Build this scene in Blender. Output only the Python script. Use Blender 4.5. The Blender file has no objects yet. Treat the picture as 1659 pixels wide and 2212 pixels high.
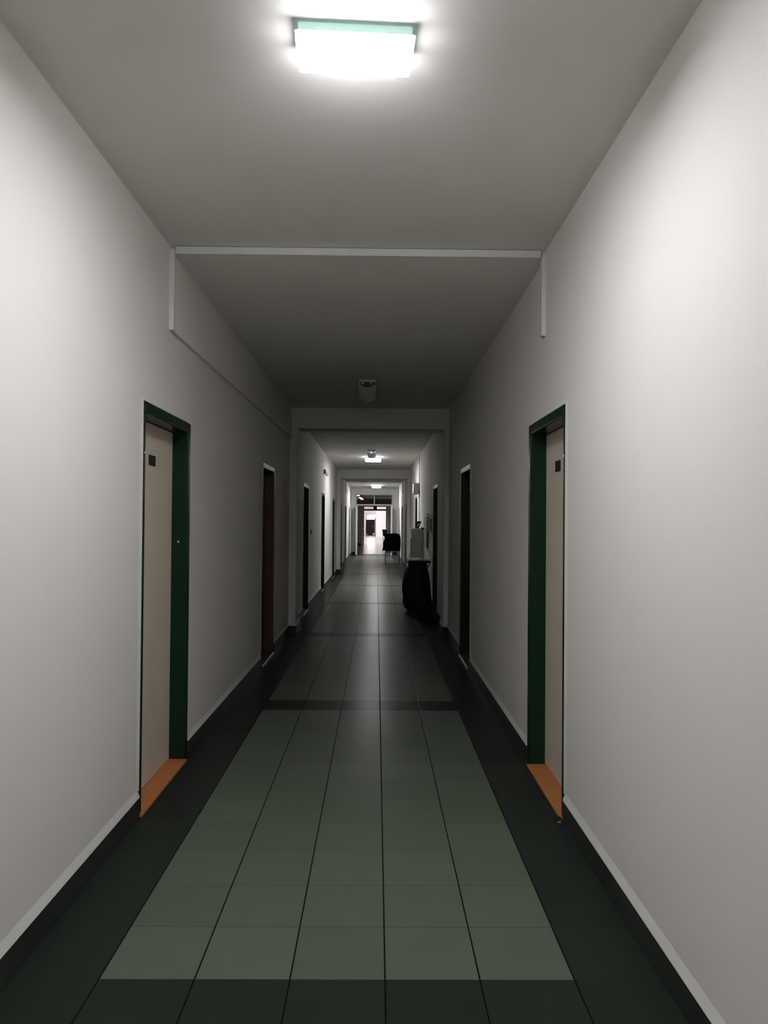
import bpy, bmesh, math, random
from mathutils import Vector, Matrix, noise
random.seed(7)
scn = bpy.context.scene
COL = scn.collection
R = math.radians

# ------------------------------------------------------------------ materials
def new_mat(name):
    m = bpy.data.materials.new(name); m.use_nodes = True
    nt = m.node_tree
    return m, nt, nt.nodes['Principled BSDF']

def mat(name, col, rough=.5, metal=0, spec=.5, bump=0, bscale=60, vary=0, vscale=3, coat=0, trans=0, emit=None, estr=0):
    m, nt, p = new_mat(name)
    p.inputs['Base Color'].default_value = (*col, 1)
    p.inputs['Roughness'].default_value = rough
    p.inputs['Metallic'].default_value = metal
    p.inputs['Specular IOR Level'].default_value = spec
    p.inputs['Coat Weight'].default_value = coat
    p.inputs['Transmission Weight'].default_value = trans
    if emit:
        p.inputs['Emission Color'].default_value = (*emit, 1)
        p.inputs['Emission Strength'].default_value = estr
    tc = nt.nodes.new('ShaderNodeTexCoord')
    if vary:
        n = nt.nodes.new('ShaderNodeTexNoise'); n.inputs['Scale'].default_value = vscale; n.inputs['Detail'].default_value = 5
        nt.links.new(tc.outputs['Object'], n.inputs['Vector'])
        mr = nt.nodes.new('ShaderNodeMapRange')
        mr.inputs['From Min'].default_value = .3; mr.inputs['From Max'].default_value = .7
        mr.inputs['To Min'].default_value = 1 - vary; mr.inputs['To Max'].default_value = 1 + vary
        nt.links.new(n.outputs['Fac'], mr.inputs['Value'])
        mx = nt.nodes.new('ShaderNodeMix'); mx.data_type = 'RGBA'; mx.blend_type = 'MULTIPLY'
        mx.inputs[0].default_value = 1; mx.inputs[6].default_value = (*col, 1)
        nt.links.new(mr.outputs['Result'], mx.inputs[7])
        nt.links.new(mx.outputs[2], p.inputs['Base Color'])
    if bump:
        n = nt.nodes.new('ShaderNodeTexNoise'); n.inputs['Scale'].default_value = bscale; n.inputs['Detail'].default_value = 6
        nt.links.new(tc.outputs['Object'], n.inputs['Vector'])
        b = nt.nodes.new('ShaderNodeBump'); b.inputs['Strength'].default_value = bump; b.inputs['Distance'].default_value = .01
        nt.links.new(n.outputs['Fac'], b.inputs['Height']); nt.links.new(b.outputs['Normal'], p.inputs['Normal'])
    return m

def emissive(name, col, strength):
    m = bpy.data.materials.new(name); m.use_nodes = True
    nt = m.node_tree; nt.nodes.clear()
    e = nt.nodes.new('ShaderNodeEmission'); e.inputs[0].default_value = (*col, 1); e.inputs[1].default_value = strength
    o = nt.nodes.new('ShaderNodeOutputMaterial'); nt.links.new(e.outputs[0], o.inputs[0])
    return m

def lamp_material(name, col, strength, ends=.04, sides=.10):
    """lit opal diffuser: brightest where the tube ends and the underside show through, dimmer on the long sides"""
    m = bpy.data.materials.new(name); m.use_nodes = True
    nt = m.node_tree; nt.nodes.clear(); N, L = nt.nodes, nt.links
    e = N.new('ShaderNodeEmission'); e.inputs[0].default_value = (*col, 1)
    o = N.new('ShaderNodeOutputMaterial'); L.new(e.outputs[0], o.inputs[0])
    ge = N.new('ShaderNodeNewGeometry'); sp = N.new('ShaderNodeSeparateXYZ'); L.new(ge.outputs['True Normal'], sp.inputs[0])
    dn = N.new('ShaderNodeMath'); dn.operation = 'MINIMUM'; L.new(sp.outputs[2], dn.inputs[0]); dn.inputs[1].default_value = 0   # nothing leaves through the closed top
    acc = None
    for i, k in ((0, ends), (1, sides), (2, 1.0)):
        q = N.new('ShaderNodeMath'); q.operation = 'MULTIPLY'; src = dn.outputs[0] if i == 2 else sp.outputs[i]; L.new(src, q.inputs[0]); L.new(src, q.inputs[1])
        if i == 2:
            w = N.new('ShaderNodeMath'); w.operation = 'POWER'; L.new(q.outputs[0], w.inputs[0]); w.inputs[1].default_value = 3; q = w
        a = N.new('ShaderNodeMath'); a.operation = 'MULTIPLY_ADD'; L.new(q.outputs[0], a.inputs[0]); a.inputs[1].default_value = k*strength
        if acc: L.new(acc, a.inputs[2])
        else: a.inputs[2].default_value = 0
        acc = a.outputs[0]
    L.new(acc, e.inputs[1])
    return m

def wall_material():
    """matt emulsion on plaster: faint mottling, roller texture and soft waviness of the plaster"""
    m, nt, p = new_mat('wall_paint')
    tc = nt.nodes.new('ShaderNodeTexCoord')
    n1 = nt.nodes.new('ShaderNodeTexNoise'); n1.inputs['Scale'].default_value = 1.3; n1.inputs['Detail'].default_value = 4
    nt.links.new(tc.outputs['Object'], n1.inputs['Vector'])
    cr = nt.nodes.new('ShaderNodeValToRGB')
    cr.color_ramp.elements[0].position = .3; cr.color_ramp.elements[0].color = (.865, .84, .80, 1)
    cr.color_ramp.elements[1].position = .7; cr.color_ramp.elements[1].color = (.895, .87, .835, 1)
    nt.links.new(n1.outputs['Fac'], cr.inputs[0]); nt.links.new(cr.outputs[0], p.inputs['Base Color'])
    p.inputs['Roughness'].default_value = .75; p.inputs['Specular IOR Level'].default_value = .25
    mp = nt.nodes.new('ShaderNodeMapping'); mp.inputs['Scale'].default_value = (4, 4, .35)   # vertical waves of the trowelled plaster
    nt.links.new(tc.outputs['Object'], mp.inputs['Vector'])
    n2 = nt.nodes.new('ShaderNodeTexNoise'); n2.inputs['Scale'].default_value = 1.6; n2.inputs['Detail'].default_value = 2
    nt.links.new(mp.outputs[0], n2.inputs['Vector'])
    b1 = nt.nodes.new('ShaderNodeBump'); b1.inputs['Strength'].default_value = .25; b1.inputs['Distance'].default_value = .02
    nt.links.new(n2.outputs['Fac'], b1.inputs['Height'])
    n3 = nt.nodes.new('ShaderNodeTexNoise'); n3.inputs['Scale'].default_value = 220; n3.inputs['Detail'].default_value = 3
    nt.links.new(tc.outputs['Object'], n3.inputs['Vector'])
    b2 = nt.nodes.new('ShaderNodeBump'); b2.inputs['Strength'].default_value = .12; b2.inputs['Distance'].default_value = .002
    nt.links.new(n3.outputs['Fac'], b2.inputs['Height']); nt.links.new(b1.outputs[0], b2.inputs['Normal'])
    nt.links.new(b2.outputs[0], p.inputs['Normal'])
    return m

TILE, ROW0 = .3, 2.3286
def floor_material():
    m, nt, p = new_mat('floor_tiles')
    N, L = nt.nodes, nt.links
    tc = N.new('ShaderNodeTexCoord'); sp = N.new('ShaderNodeSeparateXYZ'); L.new(tc.outputs['Object'], sp.inputs[0])
    def M(op, a, b=None, c=None):
        n = N.new('ShaderNodeMath'); n.operation = op
        for i, v in enumerate((a, b, c)):
            if v is None: continue
            if isinstance(v, (int, float)): n.inputs[i].default_value = v
            else: L.new(v, n.inputs[i])
        return n.outputs[0]
    u = M('DIVIDE', M('ADD', sp.outputs[0], .75), TILE)
    v = M('DIVIDE', M('SUBTRACT', sp.outputs[1], ROW0), TILE)
    iu, iv = M('FLOOR', u), M('FLOOR', v)
    fu, fv = M('SUBTRACT', u, iu), M('SUBTRACT', v, iv)
    # pale field of five tiles, bordered by dark tiles, cut by a dark row every twelfth row
    inx = M('LESS_THAN', M('ABSOLUTE', sp.outputs[0]), .75)
    row = M('MODULO', M('ADD', iv, 1200), 12)
    lightrow = M('LESS_THAN', row, 10.5)
    light = M('MULTIPLY', inx, lightrow)
    du = M('SUBTRACT', .5, M('ABSOLUTE', M('SUBTRACT', fu, .5)))   # distance to the joint, in tiles
    dv = M('SUBTRACT', .5, M('ABSOLUTE', M('SUBTRACT', fv, .5)))
    ju = M('LESS_THAN', du, .0085); jv = M('LESS_THAN', dv, .0045)
    wn = N.new('ShaderNodeTexWhiteNoise'); wn.noise_dimensions = '2D'
    cb = N.new('ShaderNodeCombineXYZ'); L.new(iu, cb.inputs[0]); L.new(iv, cb.inputs[1]); L.new(cb.outputs[0], wn.inputs['Vector'])
    cl = N.new('ShaderNodeMix'); cl.data_type = 'RGBA'
    cl.inputs[6].default_value = (.025, .031, .025, 1); cl.inputs[7].default_value = (.106, .128, .097, 1)
    L.new(light, cl.inputs[0])
    nz = N.new('ShaderNodeTexNoise'); nz.inputs['Scale'].default_value = 9; nz.inputs['Detail'].default_value = 6
    L.new(tc.outputs['Object'], nz.inputs['Vector'])
    val = M('ADD', M('MULTIPLY', wn.outputs['Value'], .12), M('MULTIPLY', nz.outputs['Fac'], .16))
    val = M('ADD', val, .86)
    mm = N.new('ShaderNodeMix'); mm.data_type = 'RGBA'; mm.blend_type = 'MULTIPLY'; mm.inputs[0].default_value = 1
    L.new(cl.outputs[2], mm.inputs[6]); L.new(val, mm.inputs[7])
    jj = N.new('ShaderNodeMix'); jj.data_type = 'RGBA'; L.new(ju, jj.inputs[0]); L.new(mm.outputs[2], jj.inputs[6]); jj.inputs[7].default_value = (.006, .007, .006, 1)
    j2 = N.new('ShaderNodeMix'); j2.data_type = 'RGBA'; L.new(M('MULTIPLY', jv, .7), j2.inputs[0]); L.new(jj.outputs[2], j2.inputs[6]); j2.inputs[7].default_value = (.018, .021, .017, 1)
    L.new(j2.outputs[2], p.inputs['Base Color'])
    rg = M('ADD', FLOOR_ROUGH, M('MULTIPLY', M('MAXIMUM', ju, jv), .4))
    L.new(rg, p.inputs['Roughness'])
    p.inputs['Specular IOR Level'].default_value = .5
    p.inputs['IOR'].default_value = 1.07
    h = M('MULTIPLY', M('MINIMUM', M('DIVIDE', M('MINIMUM', du, dv), .014), 1), 1)
    b = N.new('ShaderNodeBump'); b.inputs['Strength'].default_value = .25; b.inputs['Distance'].default_value = .004
    L.new(h, b.inputs['Height']); L.new(b.outputs[0], p.inputs['Normal'])
    return m
FLOOR_ROUGH = .28

LAMP = 262.0
M_wall = wall_material()
M_ceil = mat('ceiling_paint', (.88, .857, .825), .8, spec=.2, bump=.08, bscale=180, vary=.02, vscale=1.5)
M_floor = floor_material()
M_base = mat('skirting_tile', (.030, .036, .029), .35, bump=.06, bscale=40, vary=.18, vscale=4)
M_caulk = mat('white_skim', (.80, .79, .77), .7, bump=.1, bscale=90)
M_trim = mat('white_plastic_trim', (.80, .80, .79), .45)
M_green = mat('green_gloss_paint', (.0040, .026, .013), .25, bump=.04, bscale=30, spec=.28)
M_greendark = mat('dark_green_gloss_paint', (.003, .017, .010), .38, bump=.04, bscale=30, spec=.3)
M_brownframe = mat('brown_gloss_paint', (.085, .045, .022), .4, bump=.05, bscale=30, spec=.3)
M_cream = mat('cream_laminate', (.79, .70, .575), .5, bump=.03, bscale=120, vary=.03, vscale=5)
M_brown = mat('brown_wood_veneer', (.12, .05, .024), .4, bump=.08, bscale=25, vary=.35, vscale=6)
M_orange = mat('orange_varnished_wood', (.50, .185, .055), .42, bump=.06, bscale=35, vary=.14, vscale=9)
M_redwood = mat('red_brown_wood', (.10, .030, .014), .4, bump=.06, bscale=35, vary=.2, vscale=9)
M_alu = mat('aluminium', (.75, .74, .72), .3, metal=1)
M_steel = mat('brushed_steel', (.42, .43, .43), .32, metal=1)
M_darksteel = mat('dark_steel_tube', (.10, .105, .11), .35, metal=.8)
M_screw = mat('white_screw_cap', (.8, .8, .78), .4)
M_plate = mat('dark_plate', (.016, .012, .010), .4)
M_platein = mat('grey_card', (.030, .030, .029), .35)
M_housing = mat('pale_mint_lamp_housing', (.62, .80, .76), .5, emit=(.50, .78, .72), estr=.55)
M_lit = lamp_material('lit_diffuser', (.975, .97, 1.0), LAMP)
M_lit_b = lamp_material('lit_diffuser_bright', (.985, .985, 1.0), LAMP*1.2)
M_lit_c = lamp_material('lit_diffuser_far_boost', (.985, .985, 1.0), LAMP*2.5)  # emission raised to brighten the far end of the corridor
M_lit_far = emissive('lit_hall_diffuser', (1, .98, .94), 2.6)
M_unlit = mat('milky_acrylic', (.90, .92, .91), .35)
M_metalwhite = mat('white_enamel', (.62, .62, .60), .4)
M_socket = mat('dark_socket', (.02, .02, .02), .5)
M_white = mat('white_lacquer', (.62, .60, .56), .42, vary=.02)
M_whitegloss = mat('white_door_gloss', (.86, .84, .80), .35)
M_glass = mat('clear_glass', (1, 1, 1), .03, trans=1)
M_blacktex = mat('black_sack_fabric', (.008, .009, .011), .55, bump=.3, bscale=25, spec=.35)
M_liner = mat('pale_crumpled_plastic', (.62, .56, .49), .45, bump=.5, bscale=22, vary=.15, vscale=14)
M_jacket = mat('black_fleece', (.010, .008, .010), .9, spec=.1, bump=.9, bscale=90, vary=.4, vscale=30)
M_black = mat('black_plastic', (.012, .012, .013), .4)
M_blue = mat('blue_upholstery', (.045, .21, .35), .8, bump=.2, bscale=150)
M_grey = mat('grey_panel', (.24, .24, .235), .5)
M_greyplastic = mat('light_grey_plastic', (.55, .55, .54), .4)
M_shadepanel = mat('shade_tinted_grey', (.20, .21, .195), .6, vary=.1)  # grey with shade mixed into the colour: doorway panel and board edge
M_framedark = mat('grey_brown_frame', (.10, .085, .080), .5)
M_room = mat('pinkish_white_paint', (.80, .73, .735), .8, bump=.05, bscale=120)
M_door_dark = mat('dark_brown_door_paint', (.013, .0065, .0055), .6, spec=.15, vary=.2, vscale=4)
M_doorframe = mat('grey_brown_door_frame', (.22, .17, .15), .5)
M_orangebrown = mat('orange_brown_block', (.55, .33, .16), .4, metal=.4)
M_hallfloor = mat('pale_hall_floor', (.27, .25, .26), .2, bump=.03, bscale=8, vary=.06, vscale=2)
M_day = emissive('daylight_window', (1.0, .985, .98), 14.5)
M_paper = mat('white_paper', (.85, .85, .82), .8)

# ------------------------------------------------------------------ mesh helpers
def box(bm, x0, x1, y0, y1, z0, z1):
    x0, x1 = sorted((x0, x1)); y0, y1 = sorted((y0, y1)); z0, z1 = sorted((z0, z1))
    v = [bm.verts.new(p) for p in ((x0,y0,z0),(x1,y0,z0),(x1,y1,z0),(x0,y1,z0),(x0,y0,z1),(x1,y0,z1),(x1,y1,z1),(x0,y1,z1))]
    for f in ((3,2,1,0),(4,5,6,7),(0,1,5,4),(1,2,6,5),(2,3,7,6),(3,0,4,7)): bm.faces.new([v[i] for i in f])
    return v

def hexa(bm, pts):
    v = [bm.verts.new(p) for p in pts]
    for f in ((3,2,1,0),(4,5,6,7),(0,1,5,4),(1,2,6,5),(2,3,7,6),(3,0,4,7)): bm.faces.new([v[i] for i in f])

def loft(bm, rings, cap=True, closed=True):
    rv = [[bm.verts.new(p) for p in r] for r in rings]
    n = len(rv[0])
    for a, b in zip(rv, rv[1:]):
        for i in range(n if closed else n - 1):
            j = (i + 1) % n
            bm.faces.new((a[i], a[j], b[j], b[i]))
    if cap and closed:
        bm.faces.new(list(reversed(rv[0]))); bm.faces.new(rv[-1])
    return rv

def tube(bm, pts, r, seg=10, closed=False):
    pts = [Vector(p) for p in pts]; rings = []
    n = len(pts); prev = None
    for i, p in enumerate(pts):
        if closed: t = (pts[(i+1) % n] - pts[i-1]).normalized()
        else: t = (pts[min(i+1, n-1)] - pts[max(i-1, 0)]).normalized()
        if prev is None:
            a = Vector((0,0,1)) if abs(t.z) < .9 else Vector((1,0,0))
            nrm = t.cross(a).normalized()
        else:
            nrm = (prev - t * prev.dot(t)).normalized()
        prev = nrm; b = t.cross(nrm)
        rings.append([p + r*(math.cos(2*math.pi*k/seg)*nrm + math.sin(2*math.pi*k/seg)*b) for k in range(seg)])
    if closed: rings.append(rings[0]); loft(bm, rings, cap=False)
    else: loft(bm, rings)

def rounded(pts, rad, seg=5):
    """polyline with its inner corners rounded"""
    pts = [Vector(p) for p in pts]; out = [pts[0]]
    for a, b, c in zip(pts, pts[1:], pts[2:]):
        d1, d2 = (a-b), (c-b); k = min(rad, d1.length*.45, d2.length*.45)
        p, q = b + d1.normalized()*k, b + d2.normalized()*k
        for i in range(seg+1):
            t = i/seg; out.append(p*(1-t)**2 + b*2*t*(1-t) + q*t*t)
    out.append(pts[-1]); return out

def disc_cyl(bm, c, r, axis, h, seg=20):
    c = Vector(c); axis = Vector(axis).normalized()
    tube(bm, [c, c + axis*h], r, seg)

def obj(name, bm, m, parent=None, bevel=0, bseg=2, smooth=False, origin=None, auto=True):
    bmesh.ops.recalc_face_normals(bm, faces=bm.faces[:])
    if origin is not None: bmesh.ops.translate(bm, verts=bm.verts[:], vec=-Vector(origin))
    me = bpy.data.meshes.new(name); bm.to_mesh(me); bm.free()
    o = bpy.data.objects.new(name, me); COL.objects.link(o)
    if m: me.materials.append(m)
    if origin is not None: o.location = origin
    if parent is not None:
        o.parent = parent
        o.matrix_parent_inverse = Matrix.Translation(-parent.location) if parent.type == 'EMPTY' and parent.parent is None and parent.get('_world') else Matrix.Identity(4)
    if smooth:
        for p in me.polygons: p.use_smooth = True
    if bevel:
        b = o.modifiers.new('bevel', 'BEVEL'); b.width = bevel; b.segments = bseg; b.limit_method = 'ANGLE'; b.angle_limit = R(40)
    return o

def tag(o, label, cat, group=None, kind=None):
    o['label'] = label; o['category'] = cat
    if group: o['group'] = group
    if kind: o['kind'] = kind
    return o

def thing(name, label, cat, loc, rz=0, group=None, kind=None):
    o = bpy.data.objects.new(name, None); COL.objects.link(o)
    o.location = loc; o.rotation_euler = (0, 0, rz); o.empty_display_size = .1
    return tag(o, label, cat, group, kind)

def B(): return bmesh.new()
def bbox_obj(name, m, dims, parent=None, bevel=0, bseg=2):
    bm = B(); box(bm, *dims); return obj(name, bm, m, parent, bevel, bseg)

# ------------------------------------------------------------------ the place: plan
def xl(y):      # left wall plane, it narrows slightly between the joint trim and the first portal
    return -1.035 if y <= 4.6 else (-1.035 + .025*(y-4.6)/4.8 if y < 9.4 else -1.010)
def xr(y): return 1.035
ZC0, ZC1, YJ = 2.950, 2.905, 4.03
YEND, YBACK = 32.2, -8.0
OUT = 1.26
DH = 2.03
# near edge, far edge of every door opening
DL = [(3.570, 4.475), (7.20, 8.06), (11.14, 12.00), (14.78, 15.68), (18.45, 19.27), (22.55, 23.40), (25.72, 26.60), (29.15, 30.00)]
DR = [(3.555, 4.413), (7.15, 8.00), (11.03, 11.89), (16.58, 17.42), (22.25, 23.12), (26.02, 26.85), (29.30, 30.15)]

def wall_side(name, fx, s, doors):
    bm = B()
    cuts = sorted({YBACK, YEND, 4.6, 9.4} | {y for d in doors for y in d})
    for y0, y1 in zip(cuts, cuts[1:]):
        inside = any(d[0] <= y0 and y1 <= d[1] for d in doors)
        z0 = DH if inside else 0
        hexa(bm, [(fx(y0),y0,z0),(fx(y1),y1,z0),(s*OUT,y1,z0),(s*OUT,y0,z0),(fx(y0),y0,3.0),(fx(y1),y1,3.0),(s*OUT,y1,3.0),(s*OUT,y0,3.0)])
    bmesh.ops.remove_doubles(bm, verts=bm.verts[:], dist=1e-4)
    o = obj(name, bm, M_wall); o['kind'] = 'structure'; return o
wall_side('wall_left', xl, -1, DL); wall_side('wall_right', xr, 1, DR)
for n, d in (('wall_back', (-OUT, OUT, YBACK-.2, YBACK, 0, 3.0)),):
    o = bbox_obj(n, M_wall, d); o['kind'] = 'structure'

bm = B()
box(bm, -OUT, OUT, YBACK-.2, YEND+.02, -.1, 0)
floor = obj('floor', bm, M_floor); floor['kind'] = 'structure'
bm = B()
box(bm, -1.9, 1.9, YEND+.02, 45.05, -.1, 0); box(bm, -3.2, 3.2, 45.05, 78.2, -.1, 0)
floor2 = obj('floor_hall', bm, M_hallfloor); floor2['kind'] = 'structure'
bm = B()
box(bm, -OUT, OUT, YBACK-.2, YJ, ZC0, 3.08); box(bm, -OUT, OUT, YJ, YEND+.1, ZC1, 3.08)
ceil = obj('ceiling', bm, M_ceil); ceil['kind'] = 'structure'

# skirting tiles with a sloped white skim on top of them
BH, BT = .105, .013
def skirting(name, fx, s, doors, pil):
    bm = B(); bw = B()
    spans = []; y = YBACK
    for d in doors: spans.append((y, d[0]-.004)); y = d[1]+.004
    spans.append((y, YEND))
    out = []
    for a, b in spans:                      # break the run at bends and pillars
        pts = [a] + [c for c in (4.6, 9.4) if a < c < b] + [b]
        for p, q in zip(pts, pts[1:]):
            sub = [(p, q)]
            for (p0, p1) in pil:
                nxt = []
                for (u, v) in sub:
                    if v <= p0 or u >= p1: nxt.append((u, v)); continue
                    if u < p0: nxt.append((u, p0))
                    if v > p1: nxt.append((p1, v))
                sub = nxt
            out += sub
    for a, b in out:
        if b - a < .01: continue
        A, Bx = fx(a), fx(b)
        hexa(bm, [(A,a,0),(Bx,b,0),(Bx-s*BT,b,0),(A-s*BT,a,0),(A,a,BH),(Bx,b,BH),(Bx-s*BT,b,BH),(A-s*BT,a,BH)])
        v = [bw.verts.new(p) for p in ((A,a,BH),(A-s*BT,a,BH),(A,a,BH+.036),(Bx,b,BH),(Bx-s*BT,b,BH),(Bx,b,BH+.036))]
        for f in ((0,1,2),(3,5,4),(1,4,5,2),(0,3,4,1),(0,2,5,3)): bw.faces.new([v[i] for i in f])
    o = obj(name, bm, M_base, bevel=.0015); o['kind'] = 'structure'
    w = obj('white_skim', bw, M_caulk, o); w['label'] = 'white skim sloping onto the dark skirting tiles'
PIL = [(9.40, 9.80), (20.50, 20.90)]
skirting('baseboard_left', xl, -1, DL, PIL); skirting('baseboard_right', xr, 1, DR, PIL)

# portals: a downstand beam on two shallow pillars
def portal(y0, y1, li, ri, zb, which):
    bm = B(); box(bm, li, ri, y0, y1, zb, ZC1)
    o = obj('beam', bm, M_wall, bevel=.006); tag(o, 'white downstand beam across the %s portal of the corridor' % which, 'beam', None, 'structure')
    for s, xi, fx, sd in ((-1, li, xl, 'left'), (1, ri, xr, 'right')):
        bm = B(); box(bm, fx(y0)+s*.05, xi, y0, y1, BH+.036, ZC1)
        p = obj('pillar', bm, M_wall, bevel=.008)
        tag(p, 'shallow white %s pillar carrying the %s portal beam' % (sd, which), 'pillar', None, 'structure')
        bm = B(); box(bm, fx(y0), xi-s*BT, y0-BT, y1+BT, 0, BH)
        obj('skirting', bm, M_base, p, bevel=.002)
        bm = B()
        a = [(fx(y0), y0-BT), (xi-s*BT, y0-BT), (xi-s*BT, y1+BT), (fx(y0), y1+BT)]; b = [(fx(y0), y0), (xi, y0), (xi, y1), (fx(y0), y1)]
        loft(bm, [[(x, y, BH) for x, y in a], [(x, y, BH+.036) for x, y in b]])
        obj('white_skim', bm, M_caulk, p)
portal(9.40, 9.80, -.918, .972, 2.640, 'nearer')
portal(20.50, 20.90, -.905, .955, 2.650, 'farther')

# white cover strips over the expansion joints, and the upper wall panel beyond the first
def joint_trim(name, y, zc, zd, lx, rx, label):
    t = thing(name, label, 'trim', (0, y, 0), kind='structure')
    bm = B(); box(bm, lx+.032, rx-.030, -.028, .028, zc-(.0375 if zc > 2.92 else .032), zc+.004); obj('ceiling_strip', bm, M_trim, t, .003)
    bm = B(); hexa(bm, [(lx-.002,-.022,zd),(lx+.024,-.022,zd),(lx+.024,.022,zd),(lx-.002,.022,zd),(lx-.002,-.022,zc-.004),(lx+.028,-.022,zc-.016),(lx+.028,.022,zc-.016),(lx-.002,.022,zc-.004)])
    obj('wall_strip', bm, M_trim, t, .003)
    bm = B(); hexa(bm, [(rx+.002,-.022,zd-.01),(rx-.024,-.022,zd-.01),(rx-.024,.022,zd-.01),(rx+.002,.022,zd-.01),(rx+.002,-.022,zc-.004),(rx-.024,-.022,zc-.018),(rx-.024,.022,zc-.018),(rx+.002,.022,zc-.004)])
    obj('wall_strip', bm, M_trim, t, .003)
joint_trim('trim_1', 4.03, 2.943, 2.487, -1.035, 1.035, 'white strip over the joint in ceiling and walls beyond the lit near lamp')
joint_trim('trim_2', 26.2, 2.905, 2.49, -1.010, 1.035, 'white strip over the joint in front of the farthest lit corridor lamp')
bm = B()
for y0, y1, za, zb in ((4.052, 4.6, 2.487, 2.491), (4.6, 9.40, 2.491, 2.512)):
    hexa(bm, [(xl(y0)-.01,y0,za),(xl(y0)+.021,y0,za),(xl(y1)+.021,y1,zb),(xl(y1)-.01,y1,zb),(xl(y0)-.01,y0,ZC1),(xl(y0)+.021,y0,ZC1),(xl(y1)+.021,y1,ZC1),(xl(y1)-.01,y1,ZC1)])
o = obj('trim_3', bm, M_wall); tag(o, 'white upper wall panel standing proud on the left wall before the portal', 'trim', None, 'structure')

# ------------------------------------------------------------------ doors along the corridor
door_no = [0]
def side_door(s, d, label, fm, lm, sm, plate=None, strip=True, screws=False, knob=True):
    y0, y1 = d; fx = xl if s < 0 else xr
    xw = fx((y0+y1)/2); W = y1 - y0
    door_no[0] += 1
    t = thing('door_%d' % door_no[0], label, 'door', (xw, y0, 0), kind='structure')
    X = lambda a: s*a            # a = depth into the wall
    fw, fp, dp = .058, .009, .125
    bm = B()
    fn = .036
    for a, b in ((0, fn), (W-fw, W)): box(bm, X(-fp), X(dp), a+.001*(a == 0), b-.001*(b == W), .0, DH-.002)
    box(bm, X(-fp), X(dp), fn, W-fw, DH-fw, DH-.002)
    box(bm, X(.118), X(.165), .002, W-.002, DH-fw-.02, DH-.002); box(bm, X(.118), X(.165), .002, fn-.012, .0, DH-.06); box(bm, X(.118), X(.165), W-fw+.012, W-.002, .0, DH-.06)
    obj('frame', bm, fm, t, .007, 3)
    # plaster made good against the frame: a thin ramp on both sides and over the head
    bm = B(); k = .026
    def ramp(a, b):
        v = [bm.verts.new(p) for p in a + b]
        for f in ((0,1,2),(3,5,4),(0,3,4,1),(1,4,5,2),(0,2,5,3)): bm.faces.new([v[i] for i in f])
    e0, e1, zt = -.0005, W+.0005, DH
    ramp([(0,-k,BH+.03),(X(-.0075),e0,BH+.03),(X(.001),e0,BH+.03)], [(0,-k,zt+k),(X(-.0075),e0,zt),(X(.001),e0,zt)])
    ramp([(0,W+k,BH+.03),(X(-.0075),e1,BH+.03),(X(.001),e1,BH+.03)], [(0,W+k,zt+k),(X(-.0075),e1,zt),(X(.001),e1,zt)])
    ramp([(0,-k,zt+k),(X(-.0075),e0,zt),(X(.001),e0,zt)], [(0,W+k,zt+k),(X(-.0075),e1,zt),(X(.001),e1,zt)])
    obj('plaster_edge', bm, M_caulk, t)
    lf = bbox_obj('leaf', lm, (X(.086), X(.128), fn+.002, W-fw-.002, .020, DH-fw-.003), t, .002)
    bm = B(); box(bm, X(-.022), X(.135), .008, W-.062, .0, .017); sill = obj('sill', bm, sm, t, .004)
    if strip:
        bm = B(); box(bm, X(-.024), X(-.012), .03, W-.066, .001, .020); obj('edge_strip', bm, M_alu, sill, .002)
    if knob:
        bm = B(); disc_cyl(bm, (X(.086), fw+.055, 1.05), .026, (-s, 0, 0), .006); disc_cyl(bm, (X(.082), fw+.055, 1.05), .010, (-s, 0, 0), .03)
        bmesh.ops.create_uvsphere(bm, u_segments=16, v_segments=10, radius=.024, matrix=Matrix.Translation((X(.044), fw+.055, 1.05)))
        obj('knob', bm, M_steel, t, smooth=True)
    if plate:
        p0, p1, z0, z1 = plate
        pl = bbox_obj('number_plate', M_plate, (X(.080), X(.087), p0-y0, p1-y0, z0, z1), t, .001)
        pl['label'] = 'dark framed door plate'
        bbox_obj('insert', M_platein, (X(.0785), X(.081), p0-y0+.012, p1-y0-.012, z0+.010, z1-.010), pl)
    if screws:
        bm = B(); disc_cyl(bm, (X(.045), fn-.003, 1.79), .006, (0, 1, 0), .005, 12)
        disc_cyl(bm, (X(-.006), fn*.62, 1.775), .007, (-s, 0, 0), .006, 12)
        if s < 0: disc_cyl(bm, (X(.046), W-fw+.003, 1.315), .006, (0, -1, 0), .005, 12)
        obj('screw_cap', bm, M_screw, t, smooth=True)
    return t
side_door(-1, DL[0], 'cream door in green steel frame with orange sill on the left wall under the lit lamp', M_green, M_cream, M_orange, (3.955, 4.062, 1.742, 1.797), False, True)
side_door(1, DR[0], 'cream door in green steel frame with orange sill on the right wall under the lit lamp', M_green, M_cream, M_orange, (4.010, 4.112, 1.733, 1.793), False, True)
side_door(-1, DL[1], 'brown wooden door with red-brown sill on the left wall before the portal', M_brownframe, M_brown, M_redwood)
side_door(1, DR[1], 'dark green door on the right wall just before the nearer portal', M_greendark, M_greendark, M_redwood, screws=True)
side_door(-1, DL[2], 'dark green door on the left wall just behind the nearer portal', M_greendark, M_greendark, M_redwood)
side_door(1, DR[2], 'dark green door on the right wall behind the black laundry sack', M_greendark, M_greendark, M_redwood)
side_door(-1, DL[3], 'dark green door on the left wall below the emergency light', M_greendark, M_greendark, M_redwood)
side_door(1, DR[3], 'dark green door on the right wall hidden behind the white cabinet', M_greendark, M_greendark, M_redwood)
side_door(-1, DL[4], 'dark green door on the left wall just before the farther portal', M_greendark, M_greendark, M_redwood)
side_door(1, DR[4], 'dark green door on the right wall between the farther portal and the steel chair', M_greendark, M_greendark, M_redwood)
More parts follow.
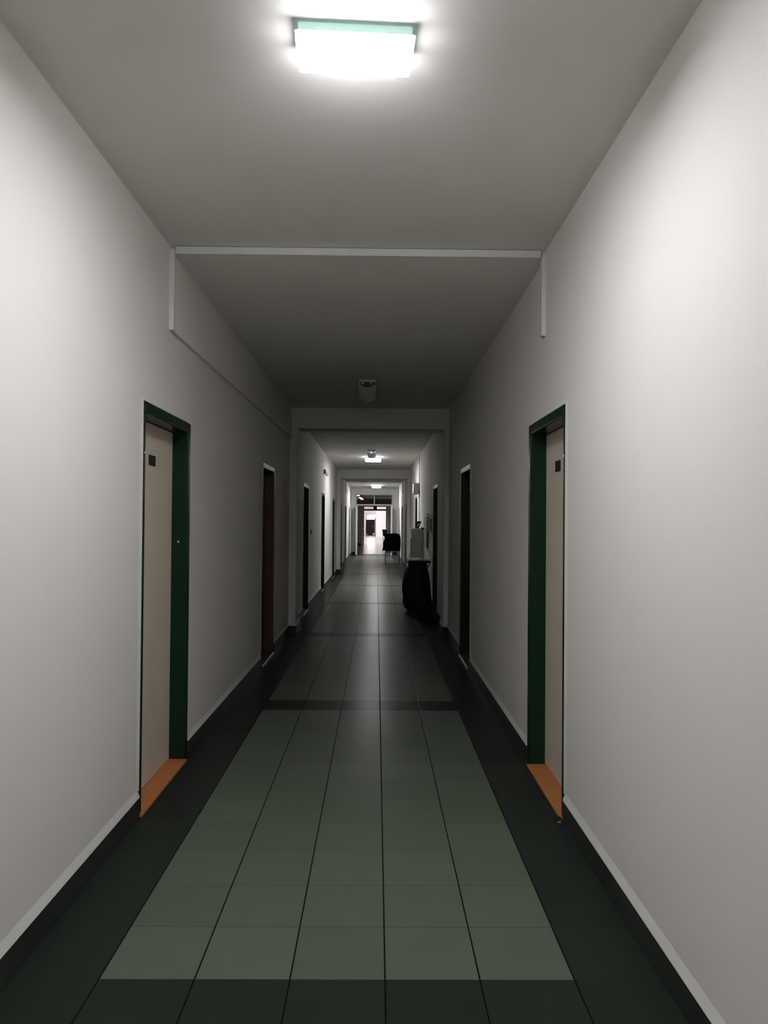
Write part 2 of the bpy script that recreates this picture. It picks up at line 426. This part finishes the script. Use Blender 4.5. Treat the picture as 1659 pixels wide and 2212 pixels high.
side_door(-1, DL[5], 'dark green door on the left wall just behind the farther portal', M_greendark, M_greendark, M_redwood)
side_door(1, DR[5], 'dark green door on the right wall just behind the steel chair', M_greendark, M_greendark, M_redwood)
side_door(-1, DL[6], 'dark green door on the left wall beside the scrap of paper', M_greendark, M_greendark, M_redwood)
side_door(1, DR[6], 'dark green door on the right wall nearest the glazed end doors', M_greendark, M_greendark, M_redwood)
side_door(-1, DL[7], 'dark green door on the left wall nearest the glazed end doors', M_greendark, M_greendark, M_redwood)

# small dark wedge left on the floor by the right-hand sill
bm = B(); hexa(bm, [(1.005,3.52,0),(1.035,3.52,0),(1.035,3.565,0),(1.005,3.565,0),(1.008,3.525,.008),(1.032,3.525,.008),(1.034,3.563,.022),(1.006,3.563,.022)])
dw = obj('door_wedge', bm, M_black, bevel=.002); dw.location = (-.018, 0, 0)
tag(dw, 'small black wedge on the floor at the end of the right orange sill', 'door wedge')
bm = B(); box(bm, 1.012, 1.026, 3.524, 3.534, .0085, .0105); obj('tip', bm, M_greyplastic, dw)

# ------------------------------------------------------------------ ceiling lamps
def diffuser_bm(hx, hy, z0, z1, taper=.94, seg=10):
    """trough with a rounded underside: cross-section in y-z, swept along x with slightly drawn-in ends"""
    bm = B(); rings = []
    for k, (tx, sc) in enumerate(((-1, .90), (-.985, .97), (-.94, 1.0), (.94, 1.0), (.985, .97), (1, .90))):
        ring = []
        for i in range(seg+1):
            a = math.pi*i/seg; c, s_ = math.cos(a), math.sin(a)
            y = hy*math.copysign(abs(c)**.45, c); z = z1 - (z1-z0)*abs(s_)**.6
            kx = 1 - (1-taper)*((z1-z)/(z1-z0))
            ring.append((tx*hx*kx, y*sc, z1 - (z1-z)*sc))
        rings.append(ring)
    loft(bm, rings); return bm
def lit_lamp(label, loc, rz=0, m=None):
    t = thing('ceiling_lamp', label, 'ceiling lamp', loc, rz)
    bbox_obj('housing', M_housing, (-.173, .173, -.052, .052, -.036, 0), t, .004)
    obj('diffuser', diffuser_bm(.183, .064, -.102, -.034), m or M_lit, t, smooth=True)['label'] = 'glowing white diffuser'
    return t
lit_lamp('lit white ceiling lamp lying across the corridor, nearest and largest', (.033, 2.245, ZC0), .05)
lit_lamp('lit white ceiling lamp behind an unlit lamp between the two portals', (.018, 16.55, ZC1), 0, M_lit_b)
lit_lamp('lit white ceiling lamp in front of the glazed end doors', (.088, 29.2, ZC1), 0, M_lit_c)

lit_lamp('added ceiling lamp behind the viewpoint, lifting the dark parts of the corridor', (.03, -3.35, ZC0), 0, M_lit_b)  # out of view, added to brighten the dark stretches

def unlit_lamp(label, loc):
    t = thing('unlit_ceiling_lamp', label, 'ceiling lamp', loc, 0, 'unlit trough lamps set along the corridor')
    bbox_obj('base_plate', M_metalwhite, (-.086, .086, 0, .70, -.026, 0), t, .003)
    for x in (-.048, .035):
        for y in (.012, .66): bbox_obj('socket', M_socket if y > .1 else M_greyplastic, (x-.013, x+.013, y, y+.025, -.048, -.026), t, .003)
    bm = B(); seg = 14; rings = []
    for y in (.015, .05, .35, .65, .69):
        o_, i_ = [], []
        for k in range(seg+1):
            x = -.088 + .176*k/seg; zz = -.046 - .036*(1-(x/.088)**2) - .034*y/.69
            o_.append((x, y, zz)); i_.append((x*.97, y, zz+.004))
        rings.append(o_ + i_[::-1])
    loft(bm, rings); obj('diffuser', bm, M_unlit, t, smooth=False)
    for y in (.02, .68):
        for x in (-.087, .083):
            bm = B(); box(bm, x, x+.004, y, y+.02, -.05, -.004); obj('bracket', bm, M_metalwhite, t)
    return t
unlit_lamp('unlit trough lamp with open end on the ceiling before the nearer portal', (.003, 7.50, ZC1))
unlit_lamp('unlit trough lamp set lengthwise just before the lit lamp between portals', (-.006, 14.84, ZC1))

# ------------------------------------------------------------------ wall fittings
t = thing('emergency_light', 'slim grey emergency light high on the left wall between the portals', 'emergency light', (-1.010, 15.35, 2.49))
bbox_obj('housing', M_grey, (-.001, .045, 0, .03, -.045, .045), t, .004); bbox_obj('cover', M_greyplastic, (0, .04, .03, .95, -.036, .036), t, .01)
t = thing('light_switch', 'grey light switch on the left wall beside the door behind the portal', 'light switch', (-1.010, 12.45, 1.262))
bbox_obj('plate', M_grey, (0, .016, -.042, .042, -.042, .042), t, .004); bbox_obj('rocker', M_platein, (.014, .021, -.026, .026, -.030, .030), t, .002)
t = thing('wall_box', 'pale metal box with cable high on the right wall above the white cabinet', 'wall box', (1.035, 15.78, 2.06))
bbox_obj('body', M_greyplastic, (-.132, 0, 0, .50, .012, .23), t, .004)
bm = B(); loft(bm, [[(-.128,0.02,.012),(-.02,0.02,.012),(-.02,.48,.012),(-.128,.48,.012)], [(-.10,.04,-.012),(-.04,.04,-.012),(-.04,.46,-.012),(-.10,.46,-.012)]]); obj('tray', bm, M_grey, t)
bm = B(); tube(bm, [(-.010, .05, .23), (-.010, .05, .60), (-.008, .05, ZC1-2.06)], .006, 8); tube(bm, [(-.012, -.008, .05), (-.012, -.015, -.3), (-.010, -.03, -.70)], .007, 8); obj('cable', bm, M_grey, t)
t = thing('notice_board', 'grey panel mounted on the right wall beyond the dispenser', 'board', (1.035, 12.96, .985))
bbox_obj('panel', M_greyplastic, (-.040, -.012, .02, .79, 0, .545), t, .003); bbox_obj('shaded_edge', M_shadepanel, (-.042, -.002, 0, .02, -.004, .549), t, .002)  # near edge gets a darker colour in place of its shade
bbox_obj('back_batten', M_greyplastic, (-.012, 0, .1, .7, .10, .44), t)
t = thing('soap_dispenser', 'white wall dispenser with long elbow lever on the right wall', 'dispenser', (1.0358, 12.20, 1.24))
bbox_obj('bracket', M_greyplastic, (-.012, 0, -.05, .16, .0, .33), t, .01)
bbox_obj('bottle', M_white, (-.095, -.012, -.035, .12, .05, .27), t, .022, 4)
bm = B(); tube(bm, rounded([(-.055, .04, .26), (-.055, .04, .335), (-.09, .04, .335)], .02), .012, 10); obj('pump', bm, M_white, t, smooth=True)
bm = B(); tube(bm, rounded([(-.03, .16, .115), (-.10, .19, .115), (-.13, .40, .115)], .03), .012, 10); obj('lever', bm, M_alu, t, smooth=True)
bm = B(); bmesh.ops.create_uvsphere(bm, u_segments=12, v_segments=8, radius=.024, matrix=Matrix.Translation((-.132, .42, .10))); obj('lever_knob', bm, M_black, t, smooth=True)

# white cabinet against the right wall, with a small black frame on top
t = thing('white_cabinet', 'narrow white cabinet standing against the right wall behind the laundry sack', 'cabinet', (.782, 14.45, 0))
bbox_obj('body', M_white, (.012, .244, 0, .62, .0, 1.298), t, .003)
bbox_obj('top', M_caulk, (-.008, .245, -.012, .64, 1.298, 1.323), t, .003)
dr = bbox_obj('door', M_white, (-.006, .011, .02, .60, .05, 1.13), t, .003)
bm = B(); tube(bm, rounded([(-.006, .06, .70), (-.035, .06, .70), (-.035, .06, .82), (-.006, .06, .82)], .012), .005, 8); obj('handle', bm, M_steel, dr)
t = thing('picture_frame', 'small black frame leaning on top of the white cabinet', 'frame', (.872, 14.60, 1.323))
bm = B()
def lean(x, z): return (x + .055*z/.14, z)
outer = [(0, 0), (.078, 0), (.078, .140), (0, .140)]; inner = [(.026, .034), (.052, .034), (.052, .095), (.026, .095)]
rings = []
def ring(q, y): return [(lean(*p)[0], y, p[1]) for p in q]
loft(bm, [ring(outer, 0), ring(outer, .03), ring(inner, .03), ring(inner, 0), ring(outer, 0)], cap=False)
bmesh.ops.remove_doubles(bm, verts=bm.verts[:], dist=1e-5); obj('surround', bm, M_black, t)
bm = B(); hexa(bm, ring(inner, .012)[:2] + ring(inner, .018)[:2][::-1] + ring(inner, .012)[2:][::-1] + ring(inner, .018)[2:]); obj('card', bm, M_paper, t)

# ------------------------------------------------------------------ laundry sack on a folding stand
t = thing('laundry_sack_stand', 'black laundry sack hanging in a folding stand with pale crumpled cover', 'laundry stand', (.800, 12.02, 0))
hx, hy, zt = .175, .22, .800
for yy in (-hy, hy):
    for sgn in (-1, 1):
        bm = B(); tube(bm, [(-sgn*hx*1.0, yy + .004*sgn, .012), (sgn*hx, yy + .004*sgn, zt)], .009, 10)
        obj('leg', bm, M_darksteel, t, smooth=True)
bm = B(); tube(bm, rounded([(-hx, hy, zt), (-hx, -hy, zt), (hx+.01, -hy, zt), (hx+.01, hy, zt), (-hx, hy, zt)], .03), .012, 10); obj('rim', bm, M_black, t, smooth=True)
for x in (-hx, hx):
    bm = B(); tube(bm, [(x, -hy, .015), (x, hy, .015)], .010, 10); obj('foot_bar', bm, M_darksteel, t, smooth=True)
bm = B(); rings = []
prof = [(.008,.200,.195,.02),(.03,.232,.205,.015),(.09,.245,.21,.012),(.14,.255,.212,.0),(.20,.228,.212,-.005),(.30,.240,.212,-.015),(.42,.240,.210,-.02),(.52,.228,.208,-.022),(.62,.205,.205,-.018),(.70,.180,.203,-.012),(.76,.158,.205,-.006),(.795,.160,.207,-.002)]
NS = 56
for z, ax, ay, dx in prof:
    ring_ = []
    for k in range(NS):
        a = 2*math.pi*k/NS; c, s_ = math.cos(a), math.sin(a)
        px = math.copysign(abs(c)**.55, c); py = math.copysign(abs(s_)**.55, s_)
        w = .010*math.sin(9*a + 6*z) + .022*noise.noise((2.5*px, 2.5*py, 5*z)) + .008*noise.noise((9*px, 9*py, 12*z))
        w *= min(1, (.80-z)*5)
        asym = 1.0 if c < 0 else (.90 - .04*min(1, max(0, z-.2)/.3))
        ring_.append((dx + px*(ax*asym + w), py*(ay + w*.4), max(.002, z + (.012*noise.noise((3*px, 3*py, 7)) if z > .02 else 0))))
    rings.append(ring_)
loft(bm, rings); bag = obj('sack', bm, M_blacktex, t, smooth=True)
sm = bag.modifiers.new('sub', 'SUBSURF'); sm.levels = 1; sm.render_levels = 1
# straps crossing the front of the sack
for sgn in (-1, 1):
    bm = B(); pts = []
    for i in range(13):
        u = i/12; pts.append((sgn*(-.13 + .27*u), -.238 + .006*math.sin(u*math.pi), .10 + .66*u))
    tube(bm, pts, .0035, 6); obj('cross_strap', bm, M_darksteel, t)
# crumpled cover folded over the rim
bm = B(); nx, ny = 26, 30; grid = []
for j in range(ny+1):
    row = []
    for i in range(nx+1):
        u, v = i/nx, j/ny
        x = -.215 + .395*u; y = -.236 + .47*v
        z = zt + .014 + (.046 - .030*u)*min(1, 6*v*(1-v)+.25)*(.75+.25*math.sin(11*u+2)) + .014*noise.noise((x*14, y*14, 1)) + .007*noise.noise((x*40, y*40, 3))
        if x < -.170: d = (-.170-x); z -= d*1.5 + .01*noise.noise((0, y*30, 5)); x = -.170 - d*.55 + .012*noise.noise((y*25, 0, 2))
        row.append(bm.verts.new((x, y, z)))
    grid.append(row)
for j in range(ny):
    for i in range(nx): bm.faces.new((grid[j][i], grid[j][i+1], grid[j+1][i+1], grid[j+1][i]))
cv = obj('cover', bm, M_liner, t, smooth=True); cv['label'] = 'pale crumpled cover folded over the rim'
so = cv.modifiers.new('thick', 'SOLIDIFY'); so.thickness = .006; so.offset = 1

# ------------------------------------------------------------------ chairs and jacket
def chair(label, loc, rz, back_mat, seat_mat, w=.475, zs=1.0):
    t = thing('steel_chair', label, 'chair', loc, rz, 'steel tube chairs along the right side')
    h = w/2
    for sx in (-1, 1):
        x = sx*h
        bm = B(); tube(bm, rounded([(x*.96, .02-.06, .90*zs), (x, .0, .50), (x, 0, .012), (x, .44, .012), (x, .44, .43), (x, .02, .445)], .035), .012, 10)
        obj('side_frame', bm, M_darksteel, t, smooth=True)
    for y, z, nm in ((0, .024, 'cross_bar'), (.44, .40, 'cross_bar')):
        bm = B(); tube(bm, [(-h, y, z), (h, y, z)], .011, 10); obj(nm, bm, M_darksteel, t, smooth=True)
    bbox_obj('seat', seat_mat, (-h+.005, h-.005, .005, .45, .445, .49), t, .015, 3)
    bm = B(); rings = []
    for z, y in ((.60, -.010), (.66, -.018), (.76, -.034), (.86, -.052), (.92, -.060)):
        z *= zs; rings.append([(-h+.006, y-.012, z), (0, y-.024, z), (h-.006, y-.012, z), (h-.006, y+.020, z), (0, y+.006, z), (-h+.006, y+.020, z)])
    loft(bm, rings); obj('backrest', bm, back_mat, t, .008, 2)
    return t
chair('steel tube chair with a black jacket over its back on the right', (.650, 24.75, 0), 0, M_black, M_black)
chair('blue upholstered chair standing in the hall behind the open glazed doors', (.58, 39.6, 0), R(-62), M_blue, M_blue, .475, 1.12)
# the jacket hangs over the chair back: one continuous shell with a rear and a front flap
bm = B(); n1, n2 = 34, 40; grid = []
path = [(-.105, .49), (-.108, .60), (-.104, .75), (-.098, .90), (-.085, 1.00), (-.045, 1.035), (-.005, 1.0), (.02, .90), (.05, .75), (.07, .62)]
for j in range(n2+1):
    u = j/n2*(len(path)-1); i0 = min(int(u), len(path)-2); f = u-i0
    y = path[i0][0]*(1-f) + path[i0+1][0]*f; z = path[i0][1]*(1-f) + path[i0+1][1]*f
    row = []
    for i in range(n1+1):
        v = i/n1*2-1
        wide = .255 + (.020 if z < .80 else 0) + .010*math.sin(z*26)
        x = v*wide - .010 - (.035*max(0, -v)*max(0, .9-z)/.4 if y < -.04 else 0)
        droop = .022*max(0, abs(v)-.72)/.28
        nn = noise.noise((x*9, y*9, z*9))
        row.append(bm.verts.new((x, y + .018*nn - .012*math.cos(v*1.5), z - droop + .012*noise.noise((x*7, 3, z*5)))))
    grid.append(row)
for j in range(n2):
    for i in range(n1): bm.faces.new((grid[j][i], grid[j][i+1], grid[j+1][i+1], grid[j+1][i]))
jk = obj('jacket', bm, M_jacket, smooth=True); jk.location = (.635, 24.75, 0)
so = jk.modifiers.new('thick', 'SOLIDIFY'); so.thickness = .022; so.offset = 1
tag(jk, 'black fleecy jacket draped over the back of the steel chair', 'jacket')
bm = B()
tube(bm, rounded([(.235, -.07, .985), (.262, -.09, .90), (.266, -.09, .72), (.258, -.085, .55)], .04), .026, 12); obj('sleeve', bm, M_jacket, jk, smooth=True)

# scrap of paper
bm = B(); v = [bm.verts.new(p) for p in ((-.04,-.03,.001),(.035,-.035,.006),(.04,.03,.002),(-.03,.035,.014),(-.04,-.03,.003),(.035,-.035,.008),(.04,.03,.004),(-.03,.035,.016))]
for f in ((3,2,1,0),(4,5,6,7),(0,1,5,4),(1,2,6,5),(2,3,7,6),(3,0,4,7)): bm.faces.new([v[i] for i in f])
o = obj('paper_scrap', bm, M_paper); o.location = (-.764, 27.12, 0); tag(o, 'white scrap of paper on the floor near the left wall far down the corridor', 'paper scrap')

# ------------------------------------------------------------------ end wall with glazed double doors
HX0, HX1, ZB, ZT = -.815, .805, 2.150, 2.650
bm = B()
box(bm, -OUT, HX0, YEND, YEND+.2, 0, 3.0); box(bm, HX1, OUT, YEND, YEND+.2, 0, 3.0); box(bm, HX0, HX1, YEND, YEND+.2, ZT, 3.0)
o = obj('wall_end', bm, M_wall); o['kind'] = 'structure'
bm = B(); box(bm, xl(31), HX0-.01, YEND-.013, YEND, 0, BH); box(bm, HX1+.01, 1.035, YEND-.013, YEND, 0, BH)
o = obj('baseboard_end', bm, M_base, bevel=.002); o['kind'] = 'structure'
t = thing('door_%d' % (door_no[0]+1), 'white glazed double doors with transom window standing open at the corridor end', 'door', (0, YEND, 0), kind='structure')
bm = B()
for x in (HX0, HX1-.045): box(bm, x, x+.045, .02, .10, 0, ZT)
box(bm, HX0+.045, HX1-.045, .02, .10, ZB, ZB+.065); box(bm, HX0+.045, HX1-.045, .02, .10, ZT-.035, ZT); box(bm, -.020, .020, .02, .10, ZB+.065, ZT-.035)
obj('frame', bm, M_white, t, .004)
for a, b in ((HX0+.045, -.020), (.020, HX1-.045)): bbox_obj('transom_pane', M_glass, (a, b, .057, .063, ZB+.065, ZT-.035), t)
bbox_obj('threshold', M_framedark, (HX0, HX1, .02, .10, .001, .012), t, .003)
for s, hx_ in ((-1, HX0+.055), (1, HX1-.055)):
    # leaves swung towards the corridor, seen edge on
    bm = B(); x0, x1 = hx_-.030, hx_+.030; L = .74
    box(bm, x0, x1, -L, -L+.085, .008, ZB-.01); box(bm, x0, x1, -.085, .01, .008, ZB-.01)
    box(bm, x0, x1, -L+.085, -.085, .008, .30); box(bm, x0, x1, -L+.085, -.085, ZB-.10, ZB-.01); box(bm, x0, x1, -L+.085, -.085, .98, 1.06)
    lf = obj('leaf', bm, M_whitegloss, t, .003)
    bm = B(); box(bm, hx_-.003, hx_+.003, -L+.085, -.085, .30, .98); box(bm, hx_-.003, hx_+.003, -L+.085, -.085, 1.06, ZB-.10); obj('pane', bm, M_glass, lf)
    for q in (-1, 1):
        bm = B(); tube(bm, rounded([(hx_+q*.020, -L+.04, .94), (hx_+q*.075, -L+.04, .94), (hx_+q*.080, -L+.15, .935)], .012), .010, 10); obj('lever_handle', bm, M_alu, lf, smooth=True)

# ------------------------------------------------------------------ hall behind the end doors
bm = B()
for s in (-1, 1): box(bm, s*1.9, s*2.1, YEND+.2, 45.0, 0, 2.95)
for s in (-1, 1): box(bm, s*OUT, s*2.1, YEND, YEND+.2, 0, 2.95)
o = obj('wall_hall', bm, M_wall); o['kind'] = 'structure'
bm = B(); box(bm, -2.1, 2.1, YEND+.1, 45.0, 2.86, 2.98); o = obj('ceiling_hall', bm, M_ceil); o['kind'] = 'structure'
YP = 45.0
bm = B(); box(bm, -3.4, -.74, YP, YP+.2, 0, 2.42); box(bm, .75, 3.4, YP, YP+.2, 0, 2.42)
o = obj('wall_partition', bm, M_wall); o['kind'] = 'structure'
bm = B(); box(bm, -3.4, 3.4, YP+.01, YP+.19, 2.42, 3.0); o = obj('trim_4', bm, M_shadepanel); tag(o, 'panel above the farther doorway, coloured dark for the shade on the wall there', 'panel', None, 'structure')  # shaded upper wall rendered as a darker-coloured panel
bm = B()
for s, x in ((-1, -.86), (1, .86)): box(bm, s*1.9, x, YP-.013, YP, 0, .11)
o = obj('baseboard_hall', bm, M_base); o['kind'] = 'structure'
t = thing('door_%d' % (door_no[0]+2), 'second glazed doorway standing open to the bright room beyond the hall', 'door', (0, YP, 0), kind='structure')
bm = B()
for a, b in ((-.74, -.67), (.68, .75)): box(bm, a, b, .02, .12, 0, 2.42)
box(bm, -.67, .68, .02, .12, 2.125, 2.225); box(bm, -.67, .68, .02, .12, 2.365, 2.42); box(bm, -.10, .12, .02, .12, 2.225, 2.365)
obj('frame', bm, M_framedark, t, .004)
for a, b in ((-.67, -.10), (.12, .68)): bbox_obj('transom_pane', M_glass, (a, b, .068, .074, 2.225, 2.365), t)
for s, hx_ in ((-1, -.765), (1, .80)):
    bm = B(); x0, x1 = hx_-.030, hx_+.030
    box(bm, x0, x1, -.68, -.60, .008, 2.33); box(bm, x0, x1, -.08, -.002, .008, 2.33); box(bm, x0, x1, -.60, -.08, .008, .25); box(bm, x0, x1, -.60, -.08, 2.25, 2.33); box(bm, x0, x1, -.60, -.08, 1.0, 1.08)
    lf = obj('leaf', bm, M_whitegloss, t, .003)
    bm = B(); box(bm, hx_-.003, hx_+.003, -.60, -.08, .25, 1.0); box(bm, hx_-.003, hx_+.003, -.60, -.08, 1.08, 2.25); obj('pane', bm, M_glass, lf)
    for q in (-1, 1):
        bm = B(); tube(bm, rounded([(hx_+q*.025, -.64, 1.02), (hx_+q*.075, -.64, 1.03), (hx_+q*.085, -.52, 1.0)], .012), .013, 8); obj('lever_handle', bm, M_alu, lf)
# hanging lamps of the hall
for i, (x, y, on, lab) in enumerate(((-.805, 35.4, 1, 'small slanted hall lamp seen through the transom, highest of the lit three'), (-.775, 38.8, 1, 'small slanted hall lamp seen through the transom, middle of the lit three'),
                                (-.725, 41.1, 1, 'small slanted hall lamp seen through the transom, lowest of the lit three'), (-.585, 44.3, 0, 'small unlit hall lamp below the row of lit ones'))):
    t = thing('hall_lamp', lab, 'ceiling lamp', (x, y, 2.86), R(-22), 'small hall lamps behind the transom')
    bm = B(); box(bm, -.075, .075, -.06, .06, -.125, 0); obj('housing', bm, M_framedark, t, .005)
    bm = B(); box(bm, -.070, .070, -.055, .055, -.175, -.125); obj('diffuser', bm, M_lit_far if on else M_greyplastic, t, .012, 3)
t = thing('door_closer', 'dark fitting above the middle of the farther doorway', 'fitting', (.05, YP, 2.47))
bbox_obj('plate', M_black, (-.13, .16, -.05, .012, 0, .05), t, .006); bbox_obj('block', M_black, (-.11, -.04, -.09, .012, .05, .13), t, .01); bbox_obj('block', M_black, (.08, .14, -.09, .012, .05, .12), t, .01)

# ------------------------------------------------------------------ bright room
bm = B()
box(bm, -3.4, -3.2, YP+.2, 78, 0, .9); box(bm, -3.4, -3.2, YP+.2, 78, 2.6, 3.2)
WY = [(47.5, 52.5), (54.5, 59.5), (61.5, 66.5), (68.5, 73.5)]
ys = [YP+.2] + [y for w in WY for y in w] + [78]
for a, b in zip(ys[0::2], ys[1::2]): box(bm, -3.4, -3.2, a, b, .9, 2.6)
o = obj('wall_room_left', bm, M_room); o['kind'] = 'structure'
bm = B(); box(bm, 3.2, 3.4, YP+.2, 70, 0, 3.2); o = obj('wall_room_right', bm, M_room); o['kind'] = 'structure'
bm = B(); box(bm, .06, 3.4, 70, 70.2, 0, 3.2); box(bm, .06, .26, 70.2, 78, 0, 3.2); o = obj('wall_room_jog', bm, M_room); o['kind'] = 'structure'
bm = B(); box(bm, -3.4, -1.06, 78, 78.2, 0, 3.2); box(bm, .0, .26, 78, 78.2, 0, 3.2); box(bm, -1.06, 0, 78, 78.2, 2.22, 3.2)
o = obj('wall_room_end', bm, M_room); o['kind'] = 'structure'
bm = B(); box(bm, -3.4, 3.4, YP, 78.2, 3.0, 3.2); o = obj('ceiling_room', bm, M_room); o['kind'] = 'structure'
for i, (a, b) in enumerate(WY):  # glowing windows out of view, placed to flood the room with daylight
    t = thing('window_%d' % (i+1), 'unseen window in the left wall, added to light the bright room', 'window', (-3.2, a, .9), kind='structure', group='unseen windows lighting the bright room')
    bm = B(); W = b-a
    for p, q in ((0, .06), (W/2-.03, W/2+.03), (W-.06, W)): box(bm, -.12, -.03, p, q, 0, 1.7)
    box(bm, -.12, -.03, .06, W-.06, 0, .06); box(bm, -.12, -.03, .06, W-.06, 1.64, 1.7)
    obj('frame', bm, M_white, t)
    for p, q in ((.06, W/2-.03), (W/2+.03, W-.06)): bbox_obj('pane', M_day, (-.080, -.074, p, q, .06, 1.64), t)
t = thing('door_%d' % (door_no[0]+3), 'dark brown door with bright window above at the far end of the room', 'door', (-.57, 78, 0), kind='structure')
bm = B()
for a, b in ((-.49, -.445), (.445, .57)): box(bm, a, b, .0, .12, 0, 1.86)
box(bm, -.445, .445, .0, .12, 1.81, 1.86); box(bm, -.49, .57, .0, .12, 2.17, 2.22)
obj('frame', bm, M_doorframe, t, .004)
bbox_obj('leaf', M_door_dark, (-.445, .445, .03, .08, .005, 1.66), t, .004)
bbox_obj('transom_pane', M_day, (-.40, .44, .06, .066, 1.70, 1.78), t)
bbox_obj('transom_bar', M_door_dark, (-.445, .445, .03, .09, 1.66, 1.70), t)
bbox_obj('upper_pane', M_day, (-.30, .53, .06, .066, 1.86, 2.17), t)
bbox_obj('upper_panel', M_room, (-.49, -.30, .05, .10, 1.86, 2.17), t)
bbox_obj('orange_block', M_orangebrown, (.27, .44, .022, .03, .02, .24), t, .003); bbox_obj('orange_block', M_orangebrown, (-.44, -.34, .022, .03, .06, .18), t, .003)  # two small orange-brown blocks low on the leaf, then nothing else
bm = B(); tube(bm, rounded([(.36, .03, .95), (.36, -.03, .95), (.24, -.03, .95)], .015), .014, 8); obj('lever_handle', bm, M_alu, t)

# ------------------------------------------------------------------ world, camera, view
w = bpy.data.worlds.new('world'); scn.world = w; w.use_nodes = True
w.node_tree.nodes['Background'].inputs[0].default_value = (.5, .55, .6, 1); w.node_tree.nodes['Background'].inputs[1].default_value = .02
F, YAW, PIT, ROL, CH, CX = 1580.98821, 9.8091668e-03, 1.34160783e-02, 8.04627849e-03, 1.44474838, .112037894
f = Vector((math.sin(YAW)*math.cos(PIT), math.cos(YAW)*math.cos(PIT), math.sin(PIT)))
r = Vector((math.cos(YAW), -math.sin(YAW), 0)); u = r.cross(f)
c, s = math.cos(ROL), math.sin(ROL)
r2, u2 = c*r + s*u, -s*r + c*u
cam = bpy.data.cameras.new('camera'); co = bpy.data.objects.new('camera', cam); COL.objects.link(co)
m = Matrix((r2, u2, -f)).transposed().to_4x4(); m.translation = (CX, 0, CH); co.matrix_world = m
cam.sensor_fit = 'VERTICAL'; cam.sensor_height = 36; cam.lens = F/2212*36; cam.clip_end = 200; cam.clip_start = .02
scn.camera = co
vs = scn.view_settings; vs.view_transform = 'Standard'; vs.look = 'None'; vs.gamma = 1; vs.use_curve_mapping = False
vs.exposure = 0.0
